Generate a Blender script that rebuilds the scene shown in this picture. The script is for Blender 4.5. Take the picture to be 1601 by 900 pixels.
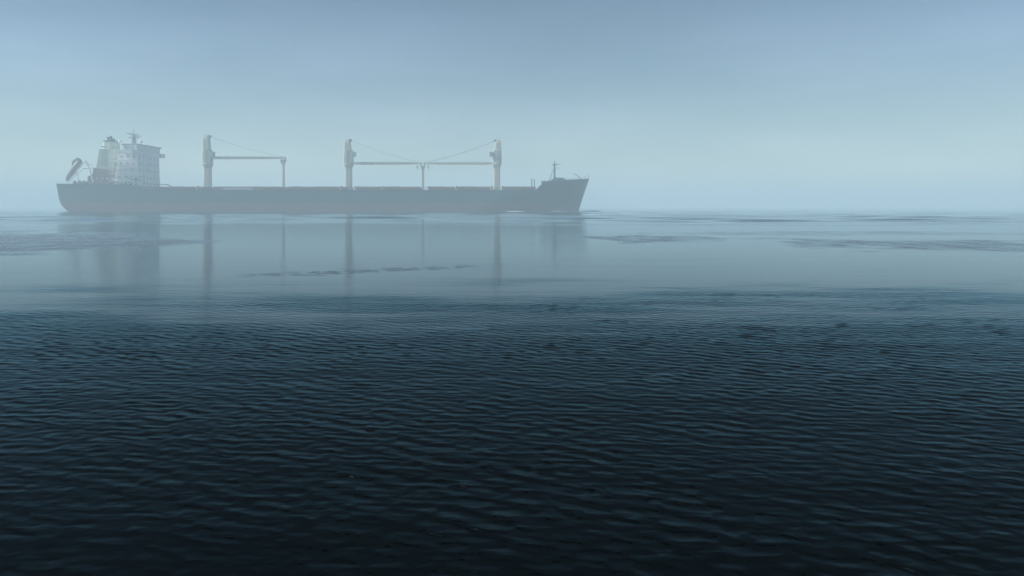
import bpy, bmesh, math, random
import numpy as np
from mathutils import Vector, Matrix

for o in list(bpy.data.objects):
    bpy.data.objects.remove(o, do_unlink=True)
SC = bpy.context.scene
COL = SC.collection
R = math.radians
rng = random.Random(7)

# ------------------------------------------------------------------ camera
CAM_H = 2.0
LENS = 28.0
cam_d = bpy.data.cameras.new("camera")
cam_d.lens = LENS
cam_d.sensor_width = 36.0
cam_d.shift_y = -0.0800          # level camera, view shifted down: verticals stay upright
cam_d.clip_start = 0.05
cam_d.clip_end = 20000
cam = bpy.data.objects.new("camera", cam_d)
cam.location = (0, 0, CAM_H)
cam.rotation_euler = (R(90), 0, 0)
COL.objects.link(cam)
SC.camera = cam

# ------------------------------------------------------------------ light, sky, exposure
SUN_EL, SUN_AZ = 38.0, 262.0     # off to the left, veiled by the fog
world = bpy.data.worlds.new("World")
SC.world = world
world.use_nodes = True
wt = world.node_tree
bg = wt.nodes["Background"]
sky = wt.nodes.new("ShaderNodeTexSky")
sky.sky_type = 'NISHITA'
sky.sun_disc = False
sky.sun_elevation = R(SUN_EL)
sky.sun_rotation = R(SUN_AZ)
sky.air_density = 1.0
sky.dust_density = 0.0
sky.ozone_density = 2.0
# faint banks of thin cloud: slow, flat variation of the sky light, slightly green grey
w_tc = wt.nodes.new("ShaderNodeTexCoord")
w_mp = wt.nodes.new("ShaderNodeMapping"); w_mp.inputs["Scale"].default_value = (1.0, 1.0, 5.0)
w_n = wt.nodes.new("ShaderNodeTexNoise"); w_n.inputs["Scale"].default_value = 2.8; w_n.inputs["Detail"].default_value = 3.5
w_r = wt.nodes.new("ShaderNodeValToRGB")
w_r.color_ramp.elements[0].position = 0.32; w_r.color_ramp.elements[0].color = (0.78, 0.80, 0.78, 1)
w_r.color_ramp.elements[1].position = 0.70; w_r.color_ramp.elements[1].color = (1.04, 1.0, 0.99, 1)
w_m = wt.nodes.new("ShaderNodeMixRGB"); w_m.blend_type = 'MULTIPLY'; w_m.inputs[0].default_value = 1.0
wt.links.new(w_tc.outputs["Generated"], w_mp.inputs[0]); wt.links.new(w_mp.outputs[0], w_n.inputs[0])
wt.links.new(w_n.outputs[0], w_r.inputs[0]); wt.links.new(sky.outputs[0], w_m.inputs[1]); wt.links.new(w_r.outputs[0], w_m.inputs[2])
# unseen dark blue upper sky added to darken water reflections; pale towards the horizon
w_s = wt.nodes.new("ShaderNodeSeparateXYZ"); w_e = wt.nodes.new("ShaderNodeValToRGB")
w_g = wt.nodes.new("ShaderNodeMath"); w_g.operation = 'MULTIPLY_ADD'; w_g.inputs[1].default_value = 0.10
w_e.color_ramp.interpolation = 'EASE'
w_e.color_ramp.elements[0].position = 0.23; w_e.color_ramp.elements[0].color = (1.14, 1.12, 1.10, 1)
w_e.color_ramp.elements[1].position = 0.50; w_e.color_ramp.elements[1].color = (0.12, 0.26, 0.34, 1)
wt.links.new(w_tc.outputs["Generated"], w_s.inputs[0])
wt.links.new(w_n.outputs[0], w_g.inputs[0]); wt.links.new(w_s.outputs[2], w_g.inputs[2]); wt.links.new(w_g.outputs[0], w_e.inputs[0])
w_k = wt.nodes.new("ShaderNodeMixRGB"); w_k.blend_type = 'MULTIPLY'; w_k.inputs[0].default_value = 1.0
wt.links.new(w_m.outputs[0], w_k.inputs[1]); wt.links.new(w_e.outputs[0], w_k.inputs[2])
wt.links.new(w_k.outputs[0], bg.inputs[0])
bg.inputs[1].default_value = 0.065

sun_d = bpy.data.lights.new("sun", 'SUN')
sun_d.energy = 4.5
sun_d.angle = R(12)
sun_d.color = (1.0, 0.985, 0.96)
sun = bpy.data.objects.new("sun", sun_d)
az = R(SUN_AZ)
sdir = Vector((math.sin(az) * math.cos(R(SUN_EL)), math.cos(az) * math.cos(R(SUN_EL)), math.sin(R(SUN_EL))))
sun.rotation_euler = (-sdir).to_track_quat('-Z', 'Y').to_euler()
COL.objects.link(sun)

SC.view_settings.view_transform = 'Standard'
SC.view_settings.look = 'None'
SC.view_settings.gamma = 1.0
SC.view_settings.use_curve_mapping = False
SC.view_settings.exposure = 0.56
SC.cycles.volume_bounces = 6
SC.cycles.max_bounces = 8
SC.cycles.use_denoising = True

# ------------------------------------------------------------------ helpers
FPX = LENS / 36.0 * 1601.0
def X(px, d): return (px - 800.5) / FPX * d
def Z(py, d): return CAM_H - (py - 322.0) / FPX * d

def mat(name, col, rough=0.6, metal=0.0, var=0.0, scale=0.4, rust=0.0):
    m = bpy.data.materials.new(name)
    m.use_nodes = True
    nt = m.node_tree
    p = nt.nodes["Principled BSDF"]
    p.inputs["Roughness"].default_value = rough
    p.inputs["Metallic"].default_value = metal
    p.inputs["Base Color"].default_value = (*col, 1)
    if var or rust:
        tc = nt.nodes.new("ShaderNodeTexCoord")
        mp = nt.nodes.new("ShaderNodeMapping")
        mp.inputs["Scale"].default_value = (1.0, 1.0, 0.35)
        n = nt.nodes.new("ShaderNodeTexNoise")
        n.inputs["Scale"].default_value = scale
        n.inputs["Detail"].default_value = 6
        n.inputs["Roughness"].default_value = 0.65
        nt.links.new(tc.outputs["Object"], mp.inputs[0])
        nt.links.new(mp.outputs[0], n.inputs[0])
        rp = nt.nodes.new("ShaderNodeValToRGB")
        a = tuple(max(0, c * (1 - var)) for c in col)
        b = tuple(min(1, c * (1 + var)) for c in col)
        rp.color_ramp.elements[0].position = 0.3
        rp.color_ramp.elements[0].color = (*a, 1)
        rp.color_ramp.elements[1].position = 0.7
        rp.color_ramp.elements[1].color = (*b, 1)
        nt.links.new(n.outputs[0], rp.inputs[0])
        out = rp.outputs[0]
        if rust:
            n2 = nt.nodes.new("ShaderNodeTexNoise")
            n2.inputs["Scale"].default_value = 0.9
            n2.inputs["Detail"].default_value = 8
            nt.links.new(mp.outputs[0], n2.inputs[0])
            r2 = nt.nodes.new("ShaderNodeValToRGB")
            r2.color_ramp.elements[0].position = 0.56
            r2.color_ramp.elements[0].color = (0, 0, 0, 1)
            r2.color_ramp.elements[1].position = 0.72
            r2.color_ramp.elements[1].color = (rust, rust, rust, 1)
            nt.links.new(n2.outputs[0], r2.inputs[0])
            mx = nt.nodes.new("ShaderNodeMixRGB")
            mx.inputs[2].default_value = (0.14, 0.06, 0.03, 1)
            nt.links.new(r2.outputs[0], mx.inputs[0])
            nt.links.new(out, mx.inputs[1])
            out = mx.outputs[0]
        nt.links.new(out, p.inputs["Base Color"])
    return m

M = {}
M['white'] = mat('white paint', (0.76, 0.77, 0.75), 0.5, var=0.08, rust=0.25)
M['cream'] = mat('pale yellow paint', (0.52, 0.51, 0.41), 0.5, var=0.12, rust=0.3)
M['glass'] = mat('dark glass', (0.38, 0.40, 0.41), 0.12)
M['hatch'] = mat('hatch red brown', (0.24, 0.10, 0.09), 0.7, var=0.2, rust=0.4)
M['deck'] = mat('deck green brown', (0.12, 0.10, 0.08), 0.8, var=0.2, rust=0.4)
M['steel'] = mat('dark fittings', (0.05, 0.065, 0.06), 0.6, var=0.2)
M['grey'] = mat('grey upperworks', (0.30, 0.33, 0.34), 0.6, var=0.15)
M['orange'] = mat('orange boat', (0.26, 0.22, 0.18), 0.5, var=0.1)
M['funnel'] = mat('funnel paint', (0.50, 0.55, 0.44), 0.5, var=0.1)
M['brown'] = mat('aft house brown', (0.20, 0.12, 0.10), 0.7, var=0.15, rust=0.3)
M['pale'] = mat('pale hatch rail', (0.36, 0.38, 0.38), 0.6, var=0.1)
M['foam'] = mat('foam', (0.42, 0.46, 0.48), 0.9, var=0.06, scale=3)

ORG = Vector((0, 0, 0))          # where the thing being built stands
class MB:
    """collects shapes in world metres, becomes ONE mesh object"""
    def __init__(s): s.bm = bmesh.new()
    def box(s, x0, x1, y0, y1, z0, z1, bev=0.0):
        r = bmesh.ops.create_cube(s.bm, size=1)
        bmesh.ops.scale(s.bm, vec=(x1 - x0, y1 - y0, z1 - z0), verts=r['verts'])
        bmesh.ops.translate(s.bm, vec=((x0 + x1) / 2, (y0 + y1) / 2, (z0 + z1) / 2), verts=r['verts'])
        if bev:
            es = list({e for v in r['verts'] for e in v.link_edges})
            bmesh.ops.bevel(s.bm, geom=es, offset=bev, segments=2, profile=0.5, affect='EDGES')
        return s
    def prism(s, pts, y0, y1):
        """outline in (x,z) extruded along y"""
        a = [s.bm.verts.new((x, y0, z)) for x, z in pts]
        b = [s.bm.verts.new((x, y1, z)) for x, z in pts]
        n = len(pts)
        s.bm.faces.new(a); s.bm.faces.new(b[::-1])
        for i in range(n):
            s.bm.faces.new((a[i], b[i], b[(i + 1) % n], a[(i + 1) % n]))
        return s
    def rings(s, rings, cap=True):
        vs = [[s.bm.verts.new(p) for p in r] for r in rings]
        n = len(rings[0])
        for i in range(len(vs) - 1):
            for k in range(n):
                s.bm.faces.new((vs[i][k], vs[i][(k + 1) % n], vs[i + 1][(k + 1) % n], vs[i + 1][k]))
        if cap:
            s.bm.faces.new(vs[0][::-1]); s.bm.faces.new(vs[-1])
        return s
    def tube(s, p, q, r, r2=None, n=8):
        p, q = Vector(p), Vector(q)
        r2 = r if r2 is None else r2
        d = (q - p).normalized()
        u = d.orthogonal().normalized(); w = d.cross(u)
        rs = []
        for c, rr in ((p, r), (q, r2)):
            rs.append([c + (u * math.cos(2 * math.pi * k / n) + w * math.sin(2 * math.pi * k / n)) * rr for k in range(n)])
        return s.rings(rs)
    def poly(s, pts, r, n=6):
        for a, b in zip(pts, pts[1:]): s.tube(a, b, r, n=n)
        return s
    def build(s, name, m, parent=None, smooth=False, label=None):
        bmesh.ops.translate(s.bm, vec=-ORG, verts=s.bm.verts)
        bmesh.ops.recalc_face_normals(s.bm, faces=s.bm.faces)
        me = bpy.data.meshes.new(name)
        s.bm.to_mesh(me); s.bm.free()
        me.materials.append(m)
        if smooth:
            for p in me.polygons: p.use_smooth = True
        o = bpy.data.objects.new(name, me)
        COL.objects.link(o)
        if parent: o.parent = parent
        else: o.location = ORG
        if label: o['label'] = label
        return o
def square_ring(cx, cy, z, hx, hy, c=0.2):
    c *= min(hx, hy)
    return [(cx - hx + c, cy - hy, z), (cx + hx - c, cy - hy, z), (cx + hx, cy - hy + c, z), (cx + hx, cy + hy - c, z),
            (cx + hx - c, cy + hy, z), (cx - hx + c, cy + hy, z), (cx - hx, cy + hy - c, z), (cx - hx, cy - hy + c, z)]

# ------------------------------------------------------------------ water
def sstep(a, b, x):
    t = np.clip((x - a) / (b - a), 0, 1)
    return t * t * (3 - 2 * t)

_nr = np.random.default_rng(11)
_tab = _nr.random((256, 256))
def vnoise(x, y):
    xi = np.floor(x).astype(int); yi = np.floor(y).astype(int)
    fx = x - xi; fy = y - yi
    fx = fx * fx * (3 - 2 * fx); fy = fy * fy * (3 - 2 * fy)
    a = _tab[xi & 255, yi & 255]; b = _tab[(xi + 1) & 255, yi & 255]
    c = _tab[xi & 255, (yi + 1) & 255]; d = _tab[(xi + 1) & 255, (yi + 1) & 255]
    return (a * (1 - fx) + b * fx) * (1 - fy) + (c * (1 - fx) + d * fx) * fy
def fbm(x, y, o=4):
    s = 0; a = 0.5; t = 0
    for i in range(o):
        s = s + a * vnoise(x * 2 ** i + 17.3 * i, y * 2 ** i + 5.1 * i); t += a; a *= 0.5
    return s / t

def patch(x, y, cx, cy, rx, ry, rot=0.0, soft=0.35, wob=0.5, seed=0.0):
    """soft-edged elongated patch of choppy water, in metres on the water"""
    dx, dy = x - cx, y - cy
    c, s = math.cos(rot), math.sin(rot)
    u = (dx * c + dy * s) / rx; v = (-dx * s + dy * c) / ry
    w = np.sqrt(u * u + v * v) + (fbm(x / (0.35 * rx) + seed, y / (0.35 * ry) + seed) - 0.5) * wob * 2
    return 1 - sstep(1 - soft, 1 + soft, w)

def dist_at(py): return CAM_H * FPX / (py - 322.0)

SWELL = 0.021
def build_water():
    ratio = 0.0028
    r = [0.8]
    while r[-1] < 3.4: r.append(r[-1] * 1.02)
    while r[-1] < 34: r.append(r[-1] * (1 + ratio))
    while r[-1] < 420: r.append(r[-1] * 1.009)
    while r[-1] < 3900: r.append(r[-1] * 1.08)
    r = np.array(r)
    fine = np.linspace(-R(70), R(70), 1680)
    coarse = np.linspace(R(70), 2 * math.pi - R(70), 60)[1:-1]
    th = np.concatenate([fine, coarse])
    nt_, nr_ = len(th), len(r)
    T, RR = np.meshgrid(th, r)
    x = RR * np.sin(T); y = RR * np.cos(T)
    ang = np.where(T > math.pi, T - 2 * math.pi, T)
    infan = 1 - sstep(R(64), R(70), np.abs(ang))
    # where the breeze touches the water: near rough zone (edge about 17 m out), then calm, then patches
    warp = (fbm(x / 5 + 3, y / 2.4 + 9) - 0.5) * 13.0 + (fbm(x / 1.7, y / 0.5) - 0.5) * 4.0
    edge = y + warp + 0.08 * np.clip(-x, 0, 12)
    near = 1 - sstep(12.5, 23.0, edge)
    gust = 0.55 + 0.9 * fbm(x / 3.1 + 40, y / 2.3 + 2)
    amp = near ** 1.8 * gust
    # direction spread waves
    g = np.random.default_rng(5)
    z = np.zeros_like(x)
    dxh = np.zeros_like(x); dyh = np.zeros_like(x)
    N = 70
    bends = [fbm(x / 9 + q * 7, y / 9, 2) - 0.5 for q in range(5)]
    lam = np.exp(g.uniform(math.log(0.055), math.log(0.26), N))
    # local crest direction turns slowly over the surface
    for L in lam:
        main = R(-90 - 22)                       # travels towards the camera, crests dip to the right
        a = main + g.normal(0, R(25 + 11 * (L < 0.25)))
        k = 2 * math.pi / L
        slope = 0.0225 * (L / 0.2) ** (-0.25 if L > 0.2 else 0.30)
        if L > 0.8: slope *= 0.5
        A = slope / k
        ph = g.uniform(0, 2 * math.pi)
        bend = 0.10 * bends[int(L * 997) % 5]
        c = math.cos(a); s_ = math.sin(a)
        phase = k * (x * c + y * s_) + ph + bend * 12
        w = 1 - sstep(0.20, 0.42, RR * np.where(RR < 3.42, 0.02, ratio) / L)      # drop what the mesh cannot carry
        loc = 0.45 + 1.9 * np.clip(fbm(x / (4 * L) + 31 * L, y / (3 * L) + 11 * L, 2) - 0.32, 0, 0.27)
        sn = np.sin(phase); cs = np.cos(phase)
        z += A * w * loc * sn
        if L > 0.11: dxh += A * w * loc * cs * c; dyh += A * w * loc * cs * s_
    amp = amp * infan
    z *= amp
    x2 = x + dxh * amp * 0.45 - 0.37 * 3.6 * z; y2 = y + dyh * amp * 0.45 - 0.93 * 3.6 * z   # little waves lean the way they run
    # far chop
    def P(px, py, wpx, y0, y1, **kw):
        dc = dist_at(py)
        return patch(x, y, X(px, dc), (dist_at(y0) + dist_at(y1)) / 2, wpx / FPX * dc, abs(dist_at(y0) - dist_at(y1)) / 2, **kw)
    chop = np.zeros_like(x)
    def add(p, a):
        nonlocal chop
        chop = np.maximum(chop, p * a)
    # wedge of chop on the left, pointing right
    wx, wy = x + 15.0, y - 44.5
    wa = (np.degrees(np.arctan2(wy, wx)) % 360 - 191) / 54 + (fbm(x / 5, y / 3) - 0.5) * 0.7
    add((1 - sstep(0.7, 1.1, np.abs(wa))) * sstep(0.0, 5.0, np.hypot(wx, wy)) * (1 - sstep(40, 60, np.hypot(wx, wy))), 1.6)
    add(P(1020, 372, 120, 378, 368, rot=R(0), soft=0.4, wob=0.7, seed=7), 1.1)
    add(P(1330, 365, 330, 368, 361.5, rot=R(0), soft=0.4, wob=0.7, seed=9), 0.55)
    add(P(1460, 381, 190, 392, 373, rot=R(0), soft=0.5, wob=0.9, seed=13), 1.2)
    add(P(1200, 352, 500, 353, 350, soft=0.5, wob=0.6, seed=15), 0.5)
    add(P(1500, 347, 300, 349, 345.5, soft=0.5, wob=0.6, seed=17), 0.6)
    add_arc = patch(x, y, -4.4, 24.6, 3.9, 0.75, rot=R(33), soft=0.6, wob=0.9, seed=3) * 0.5
    chop = 0.8 * chop * (0.50 + 0.7 * sstep(0.36, 0.72, fbm(x / 0.8 + 5, y / 2.6 + 8)))
    # open channel where the ship moves: ruffled all over
    ch = sstep(88, 100, y + (fbm(x / 40, y / 9) - 0.5) * 14)
    add(add_arc, 0.3 + 1.4 * sstep(0.35, 0.65, fbm(x / 0.25, y / 0.6)))
    midruf = (1 - ch) * 0.03 + 0.06 * sstep(0.5, 0.75, fbm(x / 16 + 4, y / 1.5 + 1))
    chop = np.maximum(chop, midruf)
    # low lazy swell out in the channel
    sw = np.zeros_like(x); g2 = np.random.default_rng(21)
    for _ in range(14):
        L = g2.uniform(6, 15); a = R(-90) + g2.normal(0, R(16)); kk = 2 * math.pi / L
        sw += (SWELL / kk) * np.sin(kk * (x * math.cos(a) + y * math.sin(a)) + g2.uniform(0, 6.28)) * (1 - sstep(0.12, 0.3, RR * 0.009 / L))
    z += sw * sstep(84, 108, y + (fbm(x / 40, y / 9) - 0.5) * 14) * (1 - sstep(420, 700, RR)) * infan
    chopf = np.clip(chop, 0, 1)
    verts = np.stack([x2, y2, z], -1).reshape(-1, 3)
    idx = np.arange(nr_ * nt_).reshape(nr_, nt_)
    a = idx[:-1, :]; b = idx[1:, :]
    quads = np.stack([a, np.roll(a, -1, 1), np.roll(b, -1, 1), b], -1).reshape(-1, 4)
    quads = quads[:, ::-1]
    nv = len(verts) + 1; nq = len(quads); ntri = nt_
    me = bpy.data.meshes.new("water")
    me.vertices.add(nv)
    me.vertices.foreach_set("co", np.concatenate([verts, [[0, 0, 0]]]).astype(np.float32).ravel())
    tri = np.stack([idx[0], np.full(nt_, nv - 1), np.roll(idx[0], -1)], -1)
    me.loops.add(nq * 4 + ntri * 3)
    me.loops.foreach_set("vertex_index", np.concatenate([quads.ravel(), tri.ravel()]).astype(np.int32))
    me.polygons.add(nq + ntri)
    starts = np.concatenate([np.arange(nq) * 4, nq * 4 + np.arange(ntri) * 3]).astype(np.int32)
    me.polygons.foreach_set("loop_start", starts)
    me.update(calc_edges=True)
    me.polygons.foreach_set("use_smooth", np.ones(len(me.polygons), bool))
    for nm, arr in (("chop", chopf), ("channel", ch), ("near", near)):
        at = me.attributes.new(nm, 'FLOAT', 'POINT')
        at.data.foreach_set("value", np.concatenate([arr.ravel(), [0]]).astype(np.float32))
    if me.polygons[0].normal.z < 0: me.flip_normals()
    o = bpy.data.objects.new("water", me)
    COL.objects.link(o)
    o['kind'] = 'structure'
    o['label'] = 'dark rippled water in front turning calm and mirror like towards the ship'
    # material
    m = bpy.data.materials.new("sea water"); m.use_nodes = True
    nt = m.node_tree; N_ = nt.nodes; L_ = nt.links
    p = N_["Principled BSDF"]
    p.inputs["Base Color"].default_value = (0.0, 0.0010, 0.0020, 1)
    p.inputs["IOR"].default_value = 1.14
    tc = N_.new("ShaderNodeTexCoord")
    def noise(sx, sy, sc, det=4):
        mp = N_.new("ShaderNodeMapping"); mp.inputs["Scale"].default_value = (sx, sy, 1)
        mp.inputs["Rotation"].default_value = (0, 0, R(8))
        L_.new(tc.outputs["Object"], mp.inputs[0])
        n = N_.new("ShaderNodeTexNoise"); n.inputs["Scale"].default_value = sc; n.inputs["Detail"].default_value = det
        L_.new(mp.outputs[0], n.inputs[0]); return n
    def math_(op, a, b=None):
        n = N_.new("ShaderNodeMath"); n.operation = op
        for i, v in enumerate((a, b)):
            if v is None: continue
            if isinstance(v, (int, float)): n.inputs[i].default_value = v
            else: L_.new(v, n.inputs[i])
        return n.outputs[0]
    at = N_.new("ShaderNodeAttribute"); at.attribute_name = "chop"
    ac = N_.new("ShaderNodeAttribute"); ac.attribute_name = "channel"
    n1 = noise(0.45, 1.0, 4.5, 5)      # small ripples, crests across the view
    n2 = noise(0.25, 1.0, 0.8, 3)      # broader undulation
    h = math_('ADD', math_('MULTIPLY', n1.outputs[0], 0.05), math_('MULTIPLY', n2.outputs[0], 0.10))
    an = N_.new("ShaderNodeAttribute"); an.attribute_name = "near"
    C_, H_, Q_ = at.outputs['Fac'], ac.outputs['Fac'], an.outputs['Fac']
    k = math_('ADD', math_('ADD', C_, math_('MULTIPLY', H_, 0.02)), math_('MULTIPLY', Q_, 0.75))
    bp = N_.new("ShaderNodeBump")
    bp.inputs["Distance"].default_value = 1.0
    L_.new(math_('MULTIPLY', k, 0.40), bp.inputs["Strength"])
    L_.new(h, bp.inputs["Height"])
    rg = math_('ADD', math_('ADD', 0.105, math_('MULTIPLY', Q_, 0.01)), math_('MULTIPLY', C_, 0.20))
    # open, deeper water out in the channel; index lowered nearer to darken the reflections
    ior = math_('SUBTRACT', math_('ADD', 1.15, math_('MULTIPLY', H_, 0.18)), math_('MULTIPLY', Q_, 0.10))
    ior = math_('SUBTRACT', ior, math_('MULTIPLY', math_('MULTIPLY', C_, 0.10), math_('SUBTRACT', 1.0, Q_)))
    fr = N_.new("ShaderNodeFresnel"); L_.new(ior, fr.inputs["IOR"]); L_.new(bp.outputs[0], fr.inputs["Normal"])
    df = N_.new("ShaderNodeBsdfDiffuse"); df.inputs["Color"].default_value = (0.0, 0.0007, 0.0012, 1)
    gl = N_.new("ShaderNodeBsdfGlossy"); gl.distribution = 'GGX'
    L_.new(rg, gl.inputs["Roughness"]); L_.new(bp.outputs[0], gl.inputs["Normal"])
    tint = N_.new("ShaderNodeMixRGB")                 # teal tint darkens the near reflections, shade put into their colour
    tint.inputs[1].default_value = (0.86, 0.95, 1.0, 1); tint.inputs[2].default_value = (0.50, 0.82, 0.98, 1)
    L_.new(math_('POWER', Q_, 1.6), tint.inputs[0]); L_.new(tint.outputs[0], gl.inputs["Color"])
    ms_ = N_.new("ShaderNodeMixShader")
    L_.new(fr.outputs[0], ms_.inputs[0]); L_.new(df.outputs[0], ms_.inputs[1]); L_.new(gl.outputs[0], ms_.inputs[2])
    L_.new(ms_.outputs[0], N_["Material Output"].inputs["Surface"]); N_.remove(p)
    me.materials.append(m)
build_water()

# ------------------------------------------------------------------ fog
fog = MB().box(-3950, 3950, -3950, 3950, -2.0, 34.0)
fm = bpy.data.materials.new("fog"); fm.use_nodes = True
fn = fm.node_tree
fn.nodes.remove(fn.nodes["Principled BSDF"])
pv = fn.nodes.new("ShaderNodeVolumePrincipled")
pv.inputs["Color"].default_value = (0.66, 0.88, 0.985, 1)
pv.inputs["Density"].default_value = 0.0023
pv.inputs["Anisotropy"].default_value = 0.0
fn.links.new(pv.outputs[0], fn.nodes["Material Output"].inputs["Volume"])
hz = fog.build("haze", fm)
hz['kind'] = 'stuff'; hz['label'] = 'pale blue sea fog thickening towards the ship'

# ------------------------------------------------------------------ the ship
CL = 290.0                       # distance of the ship's centreline
ORG = Vector((-66.0, CL, 0.0))
ship = bpy.data.objects.new("cargo_ship", None)
ship.location = ORG
COL.objects.link(ship)
ship['label'] = 'long dark green bulk carrier with pale deck cranes fading into the fog'
ship['category'] = 'ship'

HB = 14.0                        # half beam
XS, XB = X(87, 278.5), X(921, CL)  # stern, bow at deck
Z_MAIN = Z(297, 276)
Z_HATCH = Z(291.3, 281)
def ztop(x):
    """height of hull side along the ship"""
    pts = [(XS - 5, Z(286.8, 277)), (X(180, 276), Z(288.5, 276)), (X(214, 276), Z(288.6, 276)), (X(226, 276), Z_MAIN),
           (X(838, 278), Z_MAIN), (X(843, 278), Z_MAIN + 0.9), (X(852, 279), Z(284.0, 279)), (X(868, 280), Z(283.0, 280)), (XB, Z(279.8, CL))]
    for (x0, z0), (x1, z1) in zip(pts, pts[1:]):
        if x <= x1: return z0 + (z1 - z0) * max(0, (x - x0) / (x1 - x0))
    return pts[-1][1]
STEM0 = X(904.5, CL)
def hull_x(u, z):
    f = max(0.0, min(1.0, z / Z(279.8, CL)))
    stem = STEM0 + (XB - STEM0) * f ** 1.08
    # stern profile: raked transom, rounded in near the water
    st = XS + 1.3 * (1 - f) + 2.6 * max(0, 1 - f * 2.5) ** 2.4
    if z < 0: st += 1.0 * -z
    return st + u * (stem - st)
def hull_b(u, z):
    f = max(0.0, min(1.0, z / 11.0))
    u0 = 0.80 + 0.07 * f
    b = 1.0
    if u > u0:
        t = (u - u0) / (1 - u0)
        b = (1 - t ** (1.7 + 1.5 * f)) ** (0.95 - 0.15 * f)
    us = 0.13
    if u < us:
        t = 1 - u / us
        b *= 1 - (0.26 - 0.09 * f) * t ** 2.2
    return max(b * HB, 0.03)
us = [0, .004, .012, .025, .04, .06, .08, .10, .13, .16] + [0.16 + 0.64 * i / 30 for i in range(1, 31)] + [0.80 + 0.2 * (1 - (1 - i / 26) ** 1.5) for i in range(1, 27)]
lv = [-1.5, 0.0, 0.06, .14, .24, .34, .45, .56, .68, .8, .9, 1.0]
def hull_pt(u, l, side):
    z = -1.5 if l < 0 else None
    if z is None:
        x = hull_x(u, 9.0)
        for _ in range(4):
            z = ztop(x) * l; x = hull_x(u, z)
    x = hull_x(u, z)
    return Vector((x, CL + side * hull_b(u, z), z))
mb = MB()
for side in (-1, 1):
    g = [[mb.bm.verts.new(hull_pt(u, l, side)) for l in lv] for u in us]
    for i in range(len(us) - 1):
        for j in range(len(lv) - 1):
            mb.bm.faces.new((g[i][j], g[i + 1][j], g[i + 1][j + 1], g[i][j + 1]))
    if side == -1: tr = g[0]
    else:
        for j in range(len(lv) - 1):
            mb.bm.faces.new((tr[j], tr[j + 1], g[0][j + 1], g[0][j]))
bmesh.ops.remove_doubles(mb.bm, verts=mb.bm.verts, dist=0.08)
# hull paint: dark green sides, red brown boot-top low down, streaks of rust and scuffs
hm = bpy.data.materials.new("hull paint"); hm.use_nodes = True
nt = hm.node_tree; N_ = nt.nodes; L_ = nt.links
p = N_["Principled BSDF"]; p.inputs["Roughness"].default_value = 0.55
tc = N_.new("ShaderNodeTexCoord"); sp = N_.new("ShaderNodeSeparateXYZ")
L_.new(tc.outputs["Object"], sp.inputs[0])
n0 = N_.new("ShaderNodeTexNoise"); n0.inputs["Scale"].default_value = 0.09; n0.inputs["Detail"].default_value = 5
L_.new(tc.outputs["Object"], n0.inputs[0])
mp = N_.new("ShaderNodeMapping"); mp.inputs["Scale"].default_value = (1.2, 1, 0.09)
L_.new(tc.outputs["Object"], mp.inputs[0])
n1 = N_.new("ShaderNodeTexNoise"); n1.inputs["Scale"].default_value = 1.0; n1.inputs["Detail"].default_value = 7
L_.new(mp.outputs[0], n1.inputs[0])
gr = N_.new("ShaderNodeValToRGB")
gr.color_ramp.elements[0].position = .35; gr.color_ramp.elements[0].color = (0.003, 0.040, 0.030, 1)
gr.color_ramp.elements[1].position = .68; gr.color_ramp.elements[1].color = (0.007, 0.062, 0.047, 1)
L_.new(n0.outputs[0], gr.inputs[0])
rd = N_.new("ShaderNodeValToRGB")
rd.color_ramp.elements[0].position = .3; rd.color_ramp.elements[0].color = (0.085, 0.040, 0.034, 1)
rd.color_ramp.elements[1].position = .7; rd.color_ramp.elements[1].color = (0.13, 0.065, 0.050, 1)
L_.new(n1.outputs[0], rd.inputs[0])
mr = N_.new("ShaderNodeMapRange"); mr.inputs[1].default_value = 3.25; mr.inputs[2].default_value = 3.35
L_.new(sp.outputs[2], mr.inputs[0])
mx = N_.new("ShaderNodeMixRGB"); L_.new(mr.outputs[0], mx.inputs[0]); L_.new(rd.outputs[0], mx.inputs[1]); L_.new(gr.outputs[0], mx.inputs[2])
rs = N_.new("ShaderNodeValToRGB"); rs.color_ramp.elements[0].position = .58; rs.color_ramp.elements[1].position = .80
rs.color_ramp.elements[1].color = (.6, .6, .6, 1)
L_.new(n1.outputs[0], rs.inputs[0])
m2 = N_.new("ShaderNodeMixRGB"); m2.inputs[2].default_value = (0.10, 0.055, 0.04, 1)
L_.new(rs.outputs[0], m2.inputs[0]); L_.new(mx.outputs[0], m2.inputs[1]); L_.new(m2.outputs[0], p.inputs["Base Color"])
hull = mb.build("hull", hm, ship, smooth=True, label='dark green hull with red brown band along the waterline')

# deck plating
mb = MB()
prev = None
for u in us:
    x = hull_pt(u, 1.0, 1).x; zt = ztop(x)
    bul = 1.0 if (x < X(216, 276) or x > X(850, 279)) else 0.04
    b = max(hull_b(u, zt) - 0.05, 0.02)
    a = [mb.bm.verts.new((x, CL + s * b, zt - bul)) for s in (-1, 1)]
    if prev: mb.bm.faces.new((prev[0], a[0], a[1], prev[1]))
    prev = a
mb.build("deck", M['deck'], ship)

# rubbing rail along the sheer
mb = MB()
for side in (-1, 1):
    pts = [hull_pt(u, 1.0, side) + Vector((0, side * 0.06, 0)) for u in us]
    mb.poly(pts, 0.13, 4)
mb.build("gunwale", M['steel'], ship)

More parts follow.
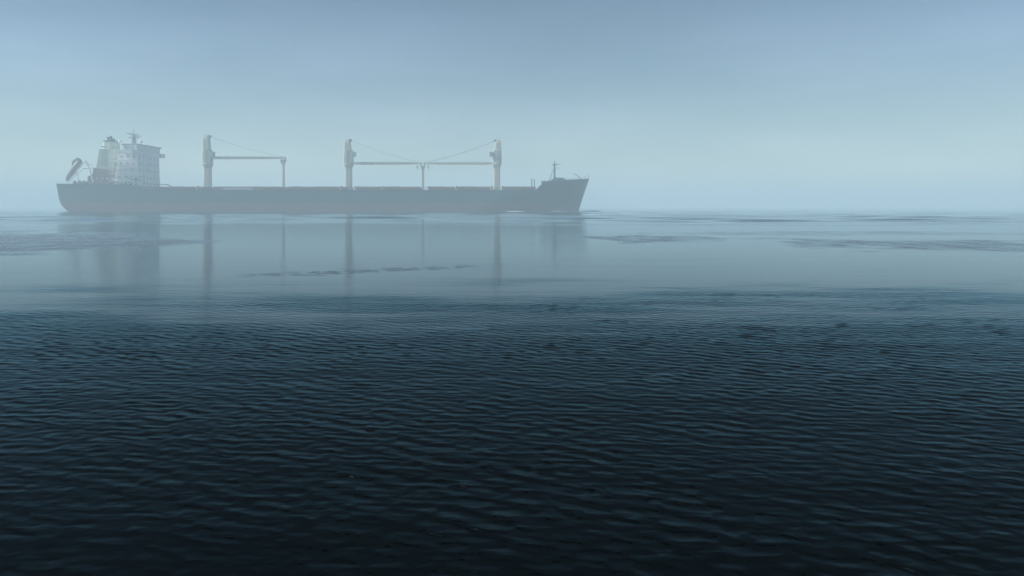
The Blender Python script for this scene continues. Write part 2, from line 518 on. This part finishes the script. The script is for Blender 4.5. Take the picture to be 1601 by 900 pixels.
# hatches between the cranes
for i, (a, b) in enumerate([(262, 317), (334, 436), (451, 537), (554, 653), (668, 769), (786, 838)]):
    x0, x1 = X(a, 281), X(b, 281)
    co = MB().box(x0 + .4, x1 - .4, CL - 8.6, CL + 8.6, Z_MAIN - 0.1, Z_HATCH - 0.75)
    n = 0
    xx = x0 + 1.2
    while xx < x1 - 1:
        co.box(xx, xx + 0.12, CL - 8.95, CL - 8.602, Z_MAIN - 0.1, Z_HATCH - 0.8); xx += 1.6
    c = co.build("hatch_coaming", M['hatch'], ship)
    cv = MB()
    k = 2 if x1 - x0 < 15 else 4
    w = (x1 - x0) / k
    for j in range(k):
        cv.box(x0 + j * w + .06, x0 + (j + 1) * w - .06, CL - 9.1, CL + 9.1, Z_HATCH - 0.75, Z_HATCH - 0.05 * (j % 2), 0.08)
    cv.build("hatch_cover", M['hatch'], ship)
# low bulwark plating shut against the coamings: reads as reddish strip
bw = MB()
xx = X(228, 276)
while xx < X(836, 276):
    bw.box(xx, xx + 0.08, CL - 13.75, CL - 13.65, Z_MAIN - 0.05, Z_MAIN + 1.1)
    xx += 1.9
for dz in (0.4, 0.75, 1.1):
    bw.box(X(228, 276), X(836, 276), CL - 13.74, CL - 13.66, Z_MAIN + dz - 0.035, Z_MAIN + dz + 0.035)
bw.build("railing", M['hatch'], ship)
# pale board on the rail amidships and small pale vents
MB().box(X(348, 276), X(395, 276), CL - 13.9, CL - 13.78, Z(297.3, 276), Z(293.2, 276), 0.03).build("gangway", M['pale'], ship, label='pale gangway stowed along the rail')
for px in (308, 532, 598, 713, 768, 785):
    v = MB()
    x = X(px, 278)
    v.tube((x, CL - 11.5, Z_MAIN - .05), (x, CL - 11.5, Z_MAIN + 1.0), 0.35)
    v.tube((x, CL - 11.5, Z_MAIN + 1.0), (x, CL - 11.5, Z_MAIN + 1.5), 0.65, 0.5)
    v.build("deck_vent", M['pale'], ship)

# ---------------------------------------------------------------- cranes
def crane(px, side, jib_to_px, jib_y, top_y, tall=0.0):
    """side +1: jib reaches towards the bow"""
    x = X(px, CL)
    z0 = Z_MAIN - 0.1
    zc, zf, zt = Z(262.5, CL), Z(256.5, CL), Z(top_y, CL)
    zm = Z(236, CL)
    body = MB()
    body.rings([square_ring(x, CL, z0, 1.15, 1.25), square_ring(x, CL, zc, 1.1, 1.2), square_ring(x, CL, zf, 1.6, 1.6)])
    body.tube((x, CL, zf), (x, CL, zf + 0.45), 1.75, n=20)
    hx = x - side * 0.05
    body.rings([square_ring(hx, CL, zf + .45, 1.65, 1.5), square_ring(hx, CL, zm, 1.55, 1.45),
                square_ring(hx - side * .35, CL, zm + .8, 1.15, 1.3), square_ring(hx - side * .4, CL, zt - .8, 1.05, 1.2), square_ring(hx - side * .6, CL, zt, 0.75, 1.0)])
    # maintenance ladder and sheave frame
    body.box(hx - side * 0.4 - 0.15, hx - side * 0.4 + 0.15, CL - 1.65, CL - 1.5, z0 + 1, zt - 1)
    c = body.build("deck_crane", M['cream'], ship)
    sh = MB()
    sx = hx + side * 0.6
    sh.tube((sx, CL - 0.9, zt + 0.1), (sx, CL + 0.9, zt + 0.1), 0.14, n=8)
    for dy in (-0.7, 0.5):
        sh.tube((sx, CL + dy, zt + 0.1), (sx, CL + dy + 0.2, zt + 0.1), 0.55, n=14)
    sh.box(min(sx, hx - side * .6), max(sx, hx - side * .6), CL - .12, CL + .12, zt - .25, zt + .2)
    sh.build("sheave", M['grey'], c)
    MB().tube((hx - side * 0.9, CL, zt - 0.6), (hx - side * 0.9, CL, zt + 1.2), 0.09).build("antenna", M['grey'], c)
    cx = x + side * 2.1
    cab = MB().box(cx - .65, cx + .65, CL - 1.9, CL - 0.1, Z(245, CL), Z(238.4, CL) + .2, 0.15)
    cb = cab.build("operator_cab", M['grey'], c)
    # jib: twin box girders joined by a lattice
    jx0, jx1 = x + side * 1.7, X(jib_to_px, CL)
    jz = Z(jib_y, CL)
    j = MB()
    L = abs(jx1 - jx0)
    for dy in (-1.25, 1.25):
        ye = dy * 0.32
        rr = []
        for t, h in ((0, .30), (.12, .46), (.8, .42), (1, .25)):
            xx = jx0 + (jx1 - jx0) * t; yy = CL + dy + (ye - dy) * t
            rr.append([(xx, yy - .17, jz - h), (xx, yy + .17, jz - h), (xx, yy + .17, jz + h), (xx, yy - .17, jz + h)])
        j.rings(rr)
    k = int(L / 2.6)
    for i in range(k):
        t0, t1 = i / k, (i + 1) / k
        s0 = 1 if i % 2 else -1
        ya = CL + s0 * 1.25 * (1 - .68 * t0); yb = CL - s0 * 1.25 * (1 - .68 * t1)
        j.tube((jx0 + (jx1 - jx0) * t0, ya, jz), (jx0 + (jx1 - jx0) * t1, yb, jz), 0.11, n=5)
    j.tube((jx1, CL - .6, jz), (jx1, CL + .6, jz), 0.45, n=12)
    j.build("jib", M['cream'], c)
    # luffing wires sag from the top of the post to the jib tip
    w = MB()
    for dy in (-.5, .5):
        a = Vector((sx, CL + dy, zt + .2)); b = Vector((jx1 - side * 1.0, CL + dy, jz + .5))
        pts = []
        for i in range(15):
            t = i / 14
            q = a.lerp(b, t); q.z -= 1.3 * 4 * t * (1 - t) * .5
            pts.append(q)
        w.poly(pts, 0.05, 5)
    w.tube((jx1 - side * 1.0, CL - .6, jz + .5), (jx1 - side * 1.0, CL + .6, jz + .5), .09)
    w.build("luffing_wire", M['grey'], c)
    hk = MB()
    hxk = jx1 - side * 1.3
    hk.box(hxk - .28, hxk + .28, CL - .2, CL + .2, jz - 1.6, jz - .8, .1)
    hk.poly([(hxk, CL, jz - 1.6), (hxk, CL, jz - 2.0), (hxk + .25, CL, jz - 2.3), (hxk + .3, CL, jz - 2.0)], .08)
    hk.tube((hxk, CL, jz - .4), (hxk, CL, jz - .8), .06)
    hk.build("hook_block", M['grey'], c)
    return c
crane(325, 1, 445, 246.6, 213.5)
crane(545.3, 1, 658, 255.3, 219.5)
crane(777, -1, 664, 255.3, 220.5)

def boom_rest(px, ytop, w):
    x = X(px, CL); zt = Z(ytop, CL)
    b = MB()
    b.rings([square_ring(x, CL, Z_MAIN - .1, w, w), square_ring(x, CL, zt - 1.8, w * .85, w * .85)])
    b.prism([(x - w * .8, zt - 1.9), (x + w * .8, zt - 1.9), (x + w * 1.9, zt), (x + w * 1.1, zt), (x, zt - 1.0), (x - w * 1.1, zt), (x - w * 1.9, zt)], CL - .9, CL + .9)
    b.box(x - w * 1.6, x + w * 1.6, CL - 1.6, CL + 1.6, zt - .75, zt - .45)
    b.build("boom_rest", M['cream'], ship)
boom_rest(443.3, 248.6, 0.42)
boom_rest(661.2, 257.4, 0.45)

# ---------------------------------------------------------------- accommodation block
HX1 = X(215, 281)                # forward face
y0h, y1h = CL - 9, CL + 9
zp = Z(288.5, 276) - 1.0         # poop deck
zb = Z(240, 281)                 # bridge deck level
tiers = 5
th_ = (zb - zp) / tiers
house = MB()
for t in range(tiers):
    xa = X(178 + 1.0 * t, 281)
    ins = 0.12 * t
    house.box(xa, HX1 - ins * .3, y0h + ins, y1h - ins, zp + t * th_ + .003, zp + (t + 1) * th_)
hs = house.build("accommodation_block", M['white'], ship)
dk = MB()
for t in range(1, tiers):
    zz = zp + t * th_
    dk.box(X(177, 281) - 1.2, X(178, 281) + 0.0, y0h - .9, y1h + .9, zz - .09, zz + .09)
    dk.box(X(178, 281) + .01, HX1 + .5, y0h - .95, y0h - .002, zz - .09, zz + .09)
    for k in range(9):
        xx = X(177, 281) - 1.1 + (HX1 - X(177, 281) + 1.2) * k / 8
        dk.tube((xx, y0h - .9, zz + .09), (xx, y0h - .9, zz + 1.1), .035, n=4)
    for dz in (.6, 1.1):
        dk.tube((X(177, 281) - 1.1, y0h - .9, zz + dz), (HX1 + .4, y0h - .9, zz + dz), .035, n=4)
dk.build("deck_gallery", M['white'], hs)
# bridge
zr = Z(224.6, 281)
br = MB()
BX0 = X(193, 281)
br.box(BX0, HX1 - .1, y0h - .2, y1h + .2, zb + .003, zr - .45)
br.box(BX0 + 1.2, HX1 + .15, CL - 13, y0h - .21, zb - .22, zb + 1.15)   # near wing
br.box(BX0 + 1.2, HX1 + .15, y1h + .21, CL + 13, zb - .22, zb + 1.15)
bridge = br.build("bridge", M['white'], hs)
rf = MB().box(BX0 - .5, HX1 + .45, y0h - .7, y1h + .7, zr - .45, zr, .08)
rf.build("roof", M['grey'], bridge)
def window(x, y, z, w, h, face, parent):
    m = MB()
    if face == 'x': m.box(x, x + .06, y - w / 2, y + w / 2, z - h / 2, z + h / 2)
    else: m.box(x - w / 2, x + w / 2, y - .06, y, z - h / 2, z + h / 2)
    m.build("window", M['glass'], parent)
zwb = zb + (zr - .45 - zb) * .58
for k in range(9):
    window(HX1 - .1, y0h + 1.0 + k * (16.0 / 8), zwb, 1.7, 1.35, 'x', bridge)
for k in range(2):
    window(BX0 + 1.2 + k * 2.0, y0h - .2, zwb, 1.5, 1.35, 'y', bridge)
for t in range(tiers):
    zz = zp + (t + .58) * th_
    for k in range(6):
        window(HX1 - .12 * t * .3, y0h + 2.0 + k * 2.8, zz, .95, .85 if t < 4 else 1.2, 'x', hs)
    for k in range(3):
        window(X(178 + t, 281) + 1.6 + k * 2.2, y0h + .12 * t, zz, .8, .8, 'y', hs)
# radar mast with scanners above the bridge
xm = X(209.5, 288)
ms = MB()
zt_ = Z(204, 288)
ms.rings([square_ring(xm, 288, zr - .1, .75, .75), square_ring(xm, 288, zt_ - 1.2, .35, .35)])
ms.box(xm - 1.7, xm + 1.7, 287.2, 288.8, Z(215.5, 288), Z(215.5, 288) + .25)
ms.box(xm - 1.2, xm + 1.2, 287.4, 288.6, Z(211, 288), Z(211, 288) + .2)
ms.tube((xm, 288, zt_ - 1.2), (xm, 288, zt_ + .6), .1)
for dx in (-1.5, 1.4): ms.tube((xm + dx, 288, Z(215.5, 288)), (xm + dx, 288, Z(215.5, 288) + 2.0), .06)
mast = ms.build("radar_mast", M['grey'], hs)
MB().box(xm + .2, xm + 3.2, 286.95, 287.15, Z(213.6, 288), Z(213.6, 288) + .3, .05).build("radar_scanner", M['grey'], mast)
MB().box(xm - 2.4, xm + .5, 286.95, 287.15, Z(209.6, 288), Z(209.6, 288) + .25, .05).build("radar_scanner", M['grey'], mast)
for dx, r_ in ((3.9, .55), (-3.6, .7)):
    d = MB(); c = bmesh.ops.create_uvsphere(d.bm, u_segments=14, v_segments=10, radius=r_)
    bmesh.ops.translate(d.bm, vec=(xm + dx, 285, zr + 1.0), verts=c['verts'])
    d.tube((xm + dx, 285, zr - .1), (xm + dx, 285, zr + .6), .15)
    d.build("antenna_dome", M['white'], hs, smooth=True)
# engine casing and funnel
cs = MB()
cx0, cx1 = X(150, 286), X(179, 286)
cs.prism([(cx0 + .1, zp), (cx1, zp), (cx1, Z(233, 286)), (cx0 + 1.4, Z(233, 286)), (cx0 + .35, Z(262, 286))], CL - 4.5, CL + 4.5)
cas = cs.build("engine_casing", M['funnel'], ship)
fu = MB()
fx0, fx1 = X(157, 287), X(177, 287)
fu.rings([square_ring((fx0 + fx1) / 2, CL, Z(233, 287) + .003, (fx1 - fx0) / 2, 3.2, .5), square_ring((fx0 + fx1) / 2 + .15, CL, Z(221, 287), (fx1 - fx0) / 2 - .3, 2.9, .5)])
fun = fu.build("funnel", M['funnel'], cas)
MB().rings([square_ring((fx0 + fx1) / 2 + .16, CL, Z(221, 287) + .003, (fx1 - fx0) / 2 - .2, 3.0, .5), square_ring((fx0 + fx1) / 2 + .16, CL, Z(219, 287), (fx1 - fx0) / 2 - .25, 2.95, .5)]).build("funnel_cap", M['steel'], fun)
for px, r_, h in ((165, .38, 214.5), (169.5, .5, 213.5), (174.5, .3, 217)):
    x = X(px, 287)
    MB().poly([(x, CL - .8, Z(219, 287)), (x, CL - .8, Z(h + 1, 287)), (x - .5, CL - .8, Z(h, 287) + .1)], r_, 10).build("exhaust_pipe", M['steel'], fun)
fl = MB()
for k in range(7):
    zz = Z(258, 286) + k * 1.05
    fl.box(cx0 + 2.2, cx0 + 4.2, CL - 4.58, CL - 4.502, zz, zz + .5)
fl.build("vent_louvre", M['grey'], cas)
# aft deckhouse, stepped down towards the stern, brown
ah = MB()
ah.prism([(X(136, 282), zp), (X(190, 282), zp), (X(190, 282), Z(277, 282)), (X(183, 282), Z(270, 282)), (X(166, 282), Z(265, 282)),
          (X(146, 282), Z(262, 282)), (X(145, 282), Z(272, 282)), (X(137, 282), Z(276, 282))], CL - 8, CL - 4.6)
ahs = ah.build("aft_deckhouse", M['brown'], ship, label='low brown deckhouse abaft the white accommodation block')
for px in (152, 160, 168, 176):
    window(X(px, 282), CL - 8, Z(279, 282), .8, .8, 'y', ahs)
# mooring winches, bollards on the poop
def winch(px, d, zz, s=1.0):
    x = X(px, d)
    w = MB()
    w.tube((x - 1.1 * s, d, zz + .9 * s), (x + 1.1 * s, d, zz + .9 * s), .5 * s, n=12)
    for dx in (-1.1, 0, 1.1): w.tube((x + dx * s - .08, d, zz + .9 * s), (x + dx * s + .08, d, zz + .9 * s), .85 * s, n=14)
    w.box(x - 1.4 * s, x + 1.4 * s, d - .7 * s, d + .7 * s, zz, zz + .25 * s)
    w.box(x + 1.2 * s, x + 1.9 * s, d - .5 * s, d + .5 * s, zz + .25 * s, zz + 1.3 * s, .08)
    w.build("mooring_winch", M['steel'], ship)
winch(124, 281, zp, 1.5); winch(134, 284, zp, 1.4); winch(196, 280, zp, 1.2)
# poop rails
for a, b, d in ((90, 140, 277.5), (185, 222, 276.4)):
    pr = MB()
    x0, x1 = X(a, d), X(b, d); n = int((x1 - x0) / 1.6)
    for i in range(n + 1):
        x = x0 + (x1 - x0) * i / n
        pr.tube((x, d, ztop(x) - .05), (x, d, ztop(x) + 1.0), .045, n=4)
    for dz in (.5, 1.0):
        pr.tube((x0, d, ztop(x0) + dz), (x1 - (.0 if b != 222 else 1.7), d, ztop(x1 - 1.7) + dz), .045, n=4)
    pr.build("stern_railing", M['white'], ship)
# provision crane and stairway forward of the house on the near side
pc = MB()
px_ = X(212, 279)
pc.tube((px_, 279, zp), (px_, 279, Z(277.5, 279)), .32, n=10)
pc.poly([(px_, 279, Z(278, 279)), (X(206, 279), 279, Z(281, 279)), (X(197, 279), 279, Z(276, 279))], .2)
pc.poly([(px_, 279, Z(278, 279)), (X(221, 279), 279, Z(283, 279)), (X(232, 279), 279, Z(287, 279)), (X(243, 279), 279, Z(288, 279)), (X(262, 279), 279, Z(288.3, 279)), (X(268, 279), 279, Z(291, 279))], .16)
pc.box(px_ - .8, px_ + .8, 278.4, 279.6, Z(282, 279), Z(279.4, 279), .1)
pc.build("provision_crane", M['steel'], ship)
# slipway frame for the free-fall boat at the stern
lf = MB()
def P3(px, py, d=283.0): return Vector((X(px, d), d, Z(py, d)))
for d in (282.0, 284.6):
    lf.poly([P3(104, 288, d), P3(134, 251, d)], .16)
    lf.poly([P3(134, 251, d), P3(140, 264, d), P3(146, 285, d)], .22)
    lf.poly([P3(112, 280, d), P3(121, 271, d), P3(130, 263, d), P3(145, 262, d)], .2)
    lf.poly([P3(121, 271, d), P3(124, 288, d)], .16)
    lf.poly([P3(129, 253, d), P3(146, 259, d)], .14)
for q in ((106, 285.5), (118, 271), (134, 251), (140, 264)):
    lf.tube(P3(*q, 282.0), P3(*q, 284.6), .12)
lf.build("lifeboat_ramp", M['white'], ship)

# ---------------------------------------------------------------- forecastle
zf_ = Z(283.5, 280) - 1.0
fh = MB()
fh.prism([(X(862.5, 284), zf_ - .3), (X(888, 284), zf_ - .3), (X(885, 284), Z(281, 284)), (X(881, 284), Z(277.8, 284)), (X(868, 284), Z(277.2, 284)), (X(863, 284), Z(280.5, 284))], CL - 6, CL + 6)
fhs = fh.build("forecastle_house", M['steel'], ship)
fmast = MB()
xf = X(867, CL)
fmast.tube((xf, CL, zf_), (xf, CL, Z(262, CL)), .42, .32, n=10)
fmast.tube((xf, CL, Z(262, CL)), (xf, CL, Z(251, CL)), .3, .12, n=8)
fmast.box(xf - 1.0, xf + .9, CL - .7, CL + .7, Z(258.2, CL), Z(257.2, CL))
fmast.box(xf - .6, xf + 2.2, CL - .12, CL + .12, Z(256.8, CL), Z(255.9, CL))
fmast.box(xf - .5, xf + 1.6, CL - .1, CL + .1, Z(262.8, CL), Z(262.2, CL))
for s_ in (-1, 1): fmast.tube((xf, CL, Z(259, CL)), (xf - 2.2, CL + s_ * 2.4, zf_ + .5), .06, n=5)
fmast.build("foremast", M['steel'], ship)
sd = MB()
sd.tube((X(908, CL), CL - 1, zf_), (X(907, CL), CL - 1, Z(278, CL)), .22)
sd.poly([(X(907.5, CL), CL - 1, Z(279, CL)), (X(903, CL), CL - 1, Z(275, CL)), (X(897, CL), CL - 1, Z(271.5, CL))], .13)
sd.build("stores_derrick", M['steel'], ship)
js = MB()
js.tube((X(920, CL), CL, Z(281.5, CL)), (X(920.5, CL), CL, Z(273.5, CL)), .09)
js.tube((X(915.5, CL), CL, Z(282, CL)), (X(915.5, CL), CL, Z(273.5, CL)), .05)
js.build("jackstaff", M['steel'], ship)
winch(852, 281, zf_ - .2, 1.0); winch(893, 285, zf_ + .1, 1.05); winch(857, 288, zf_ - .2, 1.1)
for px, yt in ((831.4, 280.2), (835.4, 281.2)):
    x = X(px, 281)
    MB().tube((x, 281, Z_MAIN - .05), (x, 281, Z(yt, 281)), .17, n=8).tube((x, 281, Z(yt, 281)), (x, 281, Z(yt - .8, 281)), .26, n=8).build("vent_post", M['steel'], ship)
# anchor hanging in its hawse on the bow
def on_side(px, z):
    best = min(us, key=lambda u: abs(hull_x(u, z) - X(px, 284)))
    return Vector((hull_x(best, z), CL - hull_b(best, z), z))
a = on_side(893, 7.2)
an = MB()
an.tube(a + Vector((0, -.35, 1.3)), a + Vector((0, -.45, -.6)), .14)
an.poly([a + Vector((-1.0, -.5, .25)), a + Vector((-.6, -.55, -.6)), a + Vector((0, -.6, -.9)), a + Vector((.6, -.55, -.6)), a + Vector((1.0, -.5, .25))], .16)
an.build("anchor", M['steel'], ship)
# forecastle rail
fr = MB()
pts = []
for u in us:
    q = hull_pt(u, 1.0, -1)
    if X(852, 279) < q.x < XB - .6: pts.append(q)
top = [q + Vector((0, .1, .55)) for q in pts]
fr.poly(top, .05, 4)
for q in pts[::1]: fr.tube(q + Vector((0, .1, 0)), q + Vector((0, .1, .55)), .04, n=4)
fr.build("bow_railing", M['steel'], ship)

# ---------------------------------------------------------------- lifeboat, ready to slide off its ramp
base = P3(115, 268)
ORG = base.copy()
boat = bpy.data.objects.new("lifeboat", None); boat.location = ORG; COL.objects.link(boat)
boat['label'] = 'enclosed lifeboat tilted nose down on the ramp at the ship\'s stern'
boat['category'] = 'lifeboat'
ax = (P3(103.5, 281) - P3(126, 250)); LB = ax.length; ax.normalize()    # bow points down
up = Vector((ax.z, 0, -ax.x));  up = up if up.z > 0 else -up
cen = base + Vector((0, 0.3, 0)) + up * 0.35
def ring(t, w, hb, ht, n=16):
    r = []
    for k in range(n):
        a_ = 2 * math.pi * k / n
        c_, s_ = math.cos(a_), math.sin(a_)
        h = ht if s_ > 0 else hb
        r.append(cen + ax * (t * LB) + Vector((0, 1, 0)) * (w * abs(c_) ** .8 * (1 if c_ > 0 else -1)) + up * (h * abs(s_) ** .8 * (1 if s_ > 0 else -1)))
    return r
bh = MB().rings([ring(-.5, .7, .75, .5), ring(-.44, 1.1, 1.05, .9), ring(-.2, 1.35, 1.2, 1.1), ring(.1, 1.35, 1.2, 1.05), ring(.32, 1.0, 1.0, .8), ring(.45, .5, .6, .45), ring(.5, .12, .2, .15)])
bh.build("boat_hull", M['orange'], boat, smooth=True)
bc = MB()
def cab_ring(t, w, h0, h1):
    return [cen + ax * (t * LB) + Vector((0, sy * w, 0)) + up * h for sy, h in ((-1, h0), (1, h0), (1, h1), (-1, h1))]
bc.rings([cab_ring(-.56, .55, .5, 1.35), cab_ring(-.40, .75, .7, 1.9), cab_ring(-.26, .7, .7, 1.8), cab_ring(-.14, .5, .7, 1.2)])
bc.build("steering_cabin", M['orange'], boat)
pv_ = MB()
pv_.tube(cen - ax * (.5 * LB), cen - ax * (.5 * LB + .5), .35, n=10)
pv_.build("propeller_guard", M['steel'], boat)

# ---------------------------------------------------------------- foam pushed up at the bow and along the side
ORG = Vector((STEM0, CL - 4, 0))
fo = bmesh.new()
def foam_strip(pts, w, z=0.05):
    prev = None
    for i, (x, y) in enumerate(pts):
        t = i / (len(pts) - 1)
        ww = w * math.sin(math.pi * min(max(t, .03), .97)) * (0.7 + .6 * rng.random())
        hgt = .12 + .38 * math.sin(math.pi * t) * rng.random()
        vs = [fo.verts.new((x, y - ww, z)), fo.verts.new((x, y, z + hgt)), fo.verts.new((x, y + ww, z))]
        if prev:
            for k in (0, 1): fo.faces.new((prev[k], vs[k], vs[k + 1], prev[k + 1]))
        prev = vs
foam_strip([(X(897 + 46 * t, 286), 285 - 7 * t + 4 * math.sin(3 * t)) for t in [i / 60 for i in range(61)]], 1.1)
foam_strip([(X(888 - 28 * t, 279), 280.0 - 4.4 * t) for t in [i / 40 for i in range(41)]], .35)
foam_strip([(X(820 - 30 * t, 275), 275.3 - 1.6 * t) for t in [i / 40 for i in range(41)]], .45)
foam_strip([(X(912 + 30 * t, 292), 292 + 5 * t) for t in [i / 40 for i in range(41)]], .6)
mb = MB(); mb.bm.free(); mb.bm = fo
w_ = mb.build("bow_wave", M['foam'])
w_['kind'] = 'stuff'; w_['label'] = 'thin white foam curling off the ship\'s bow'
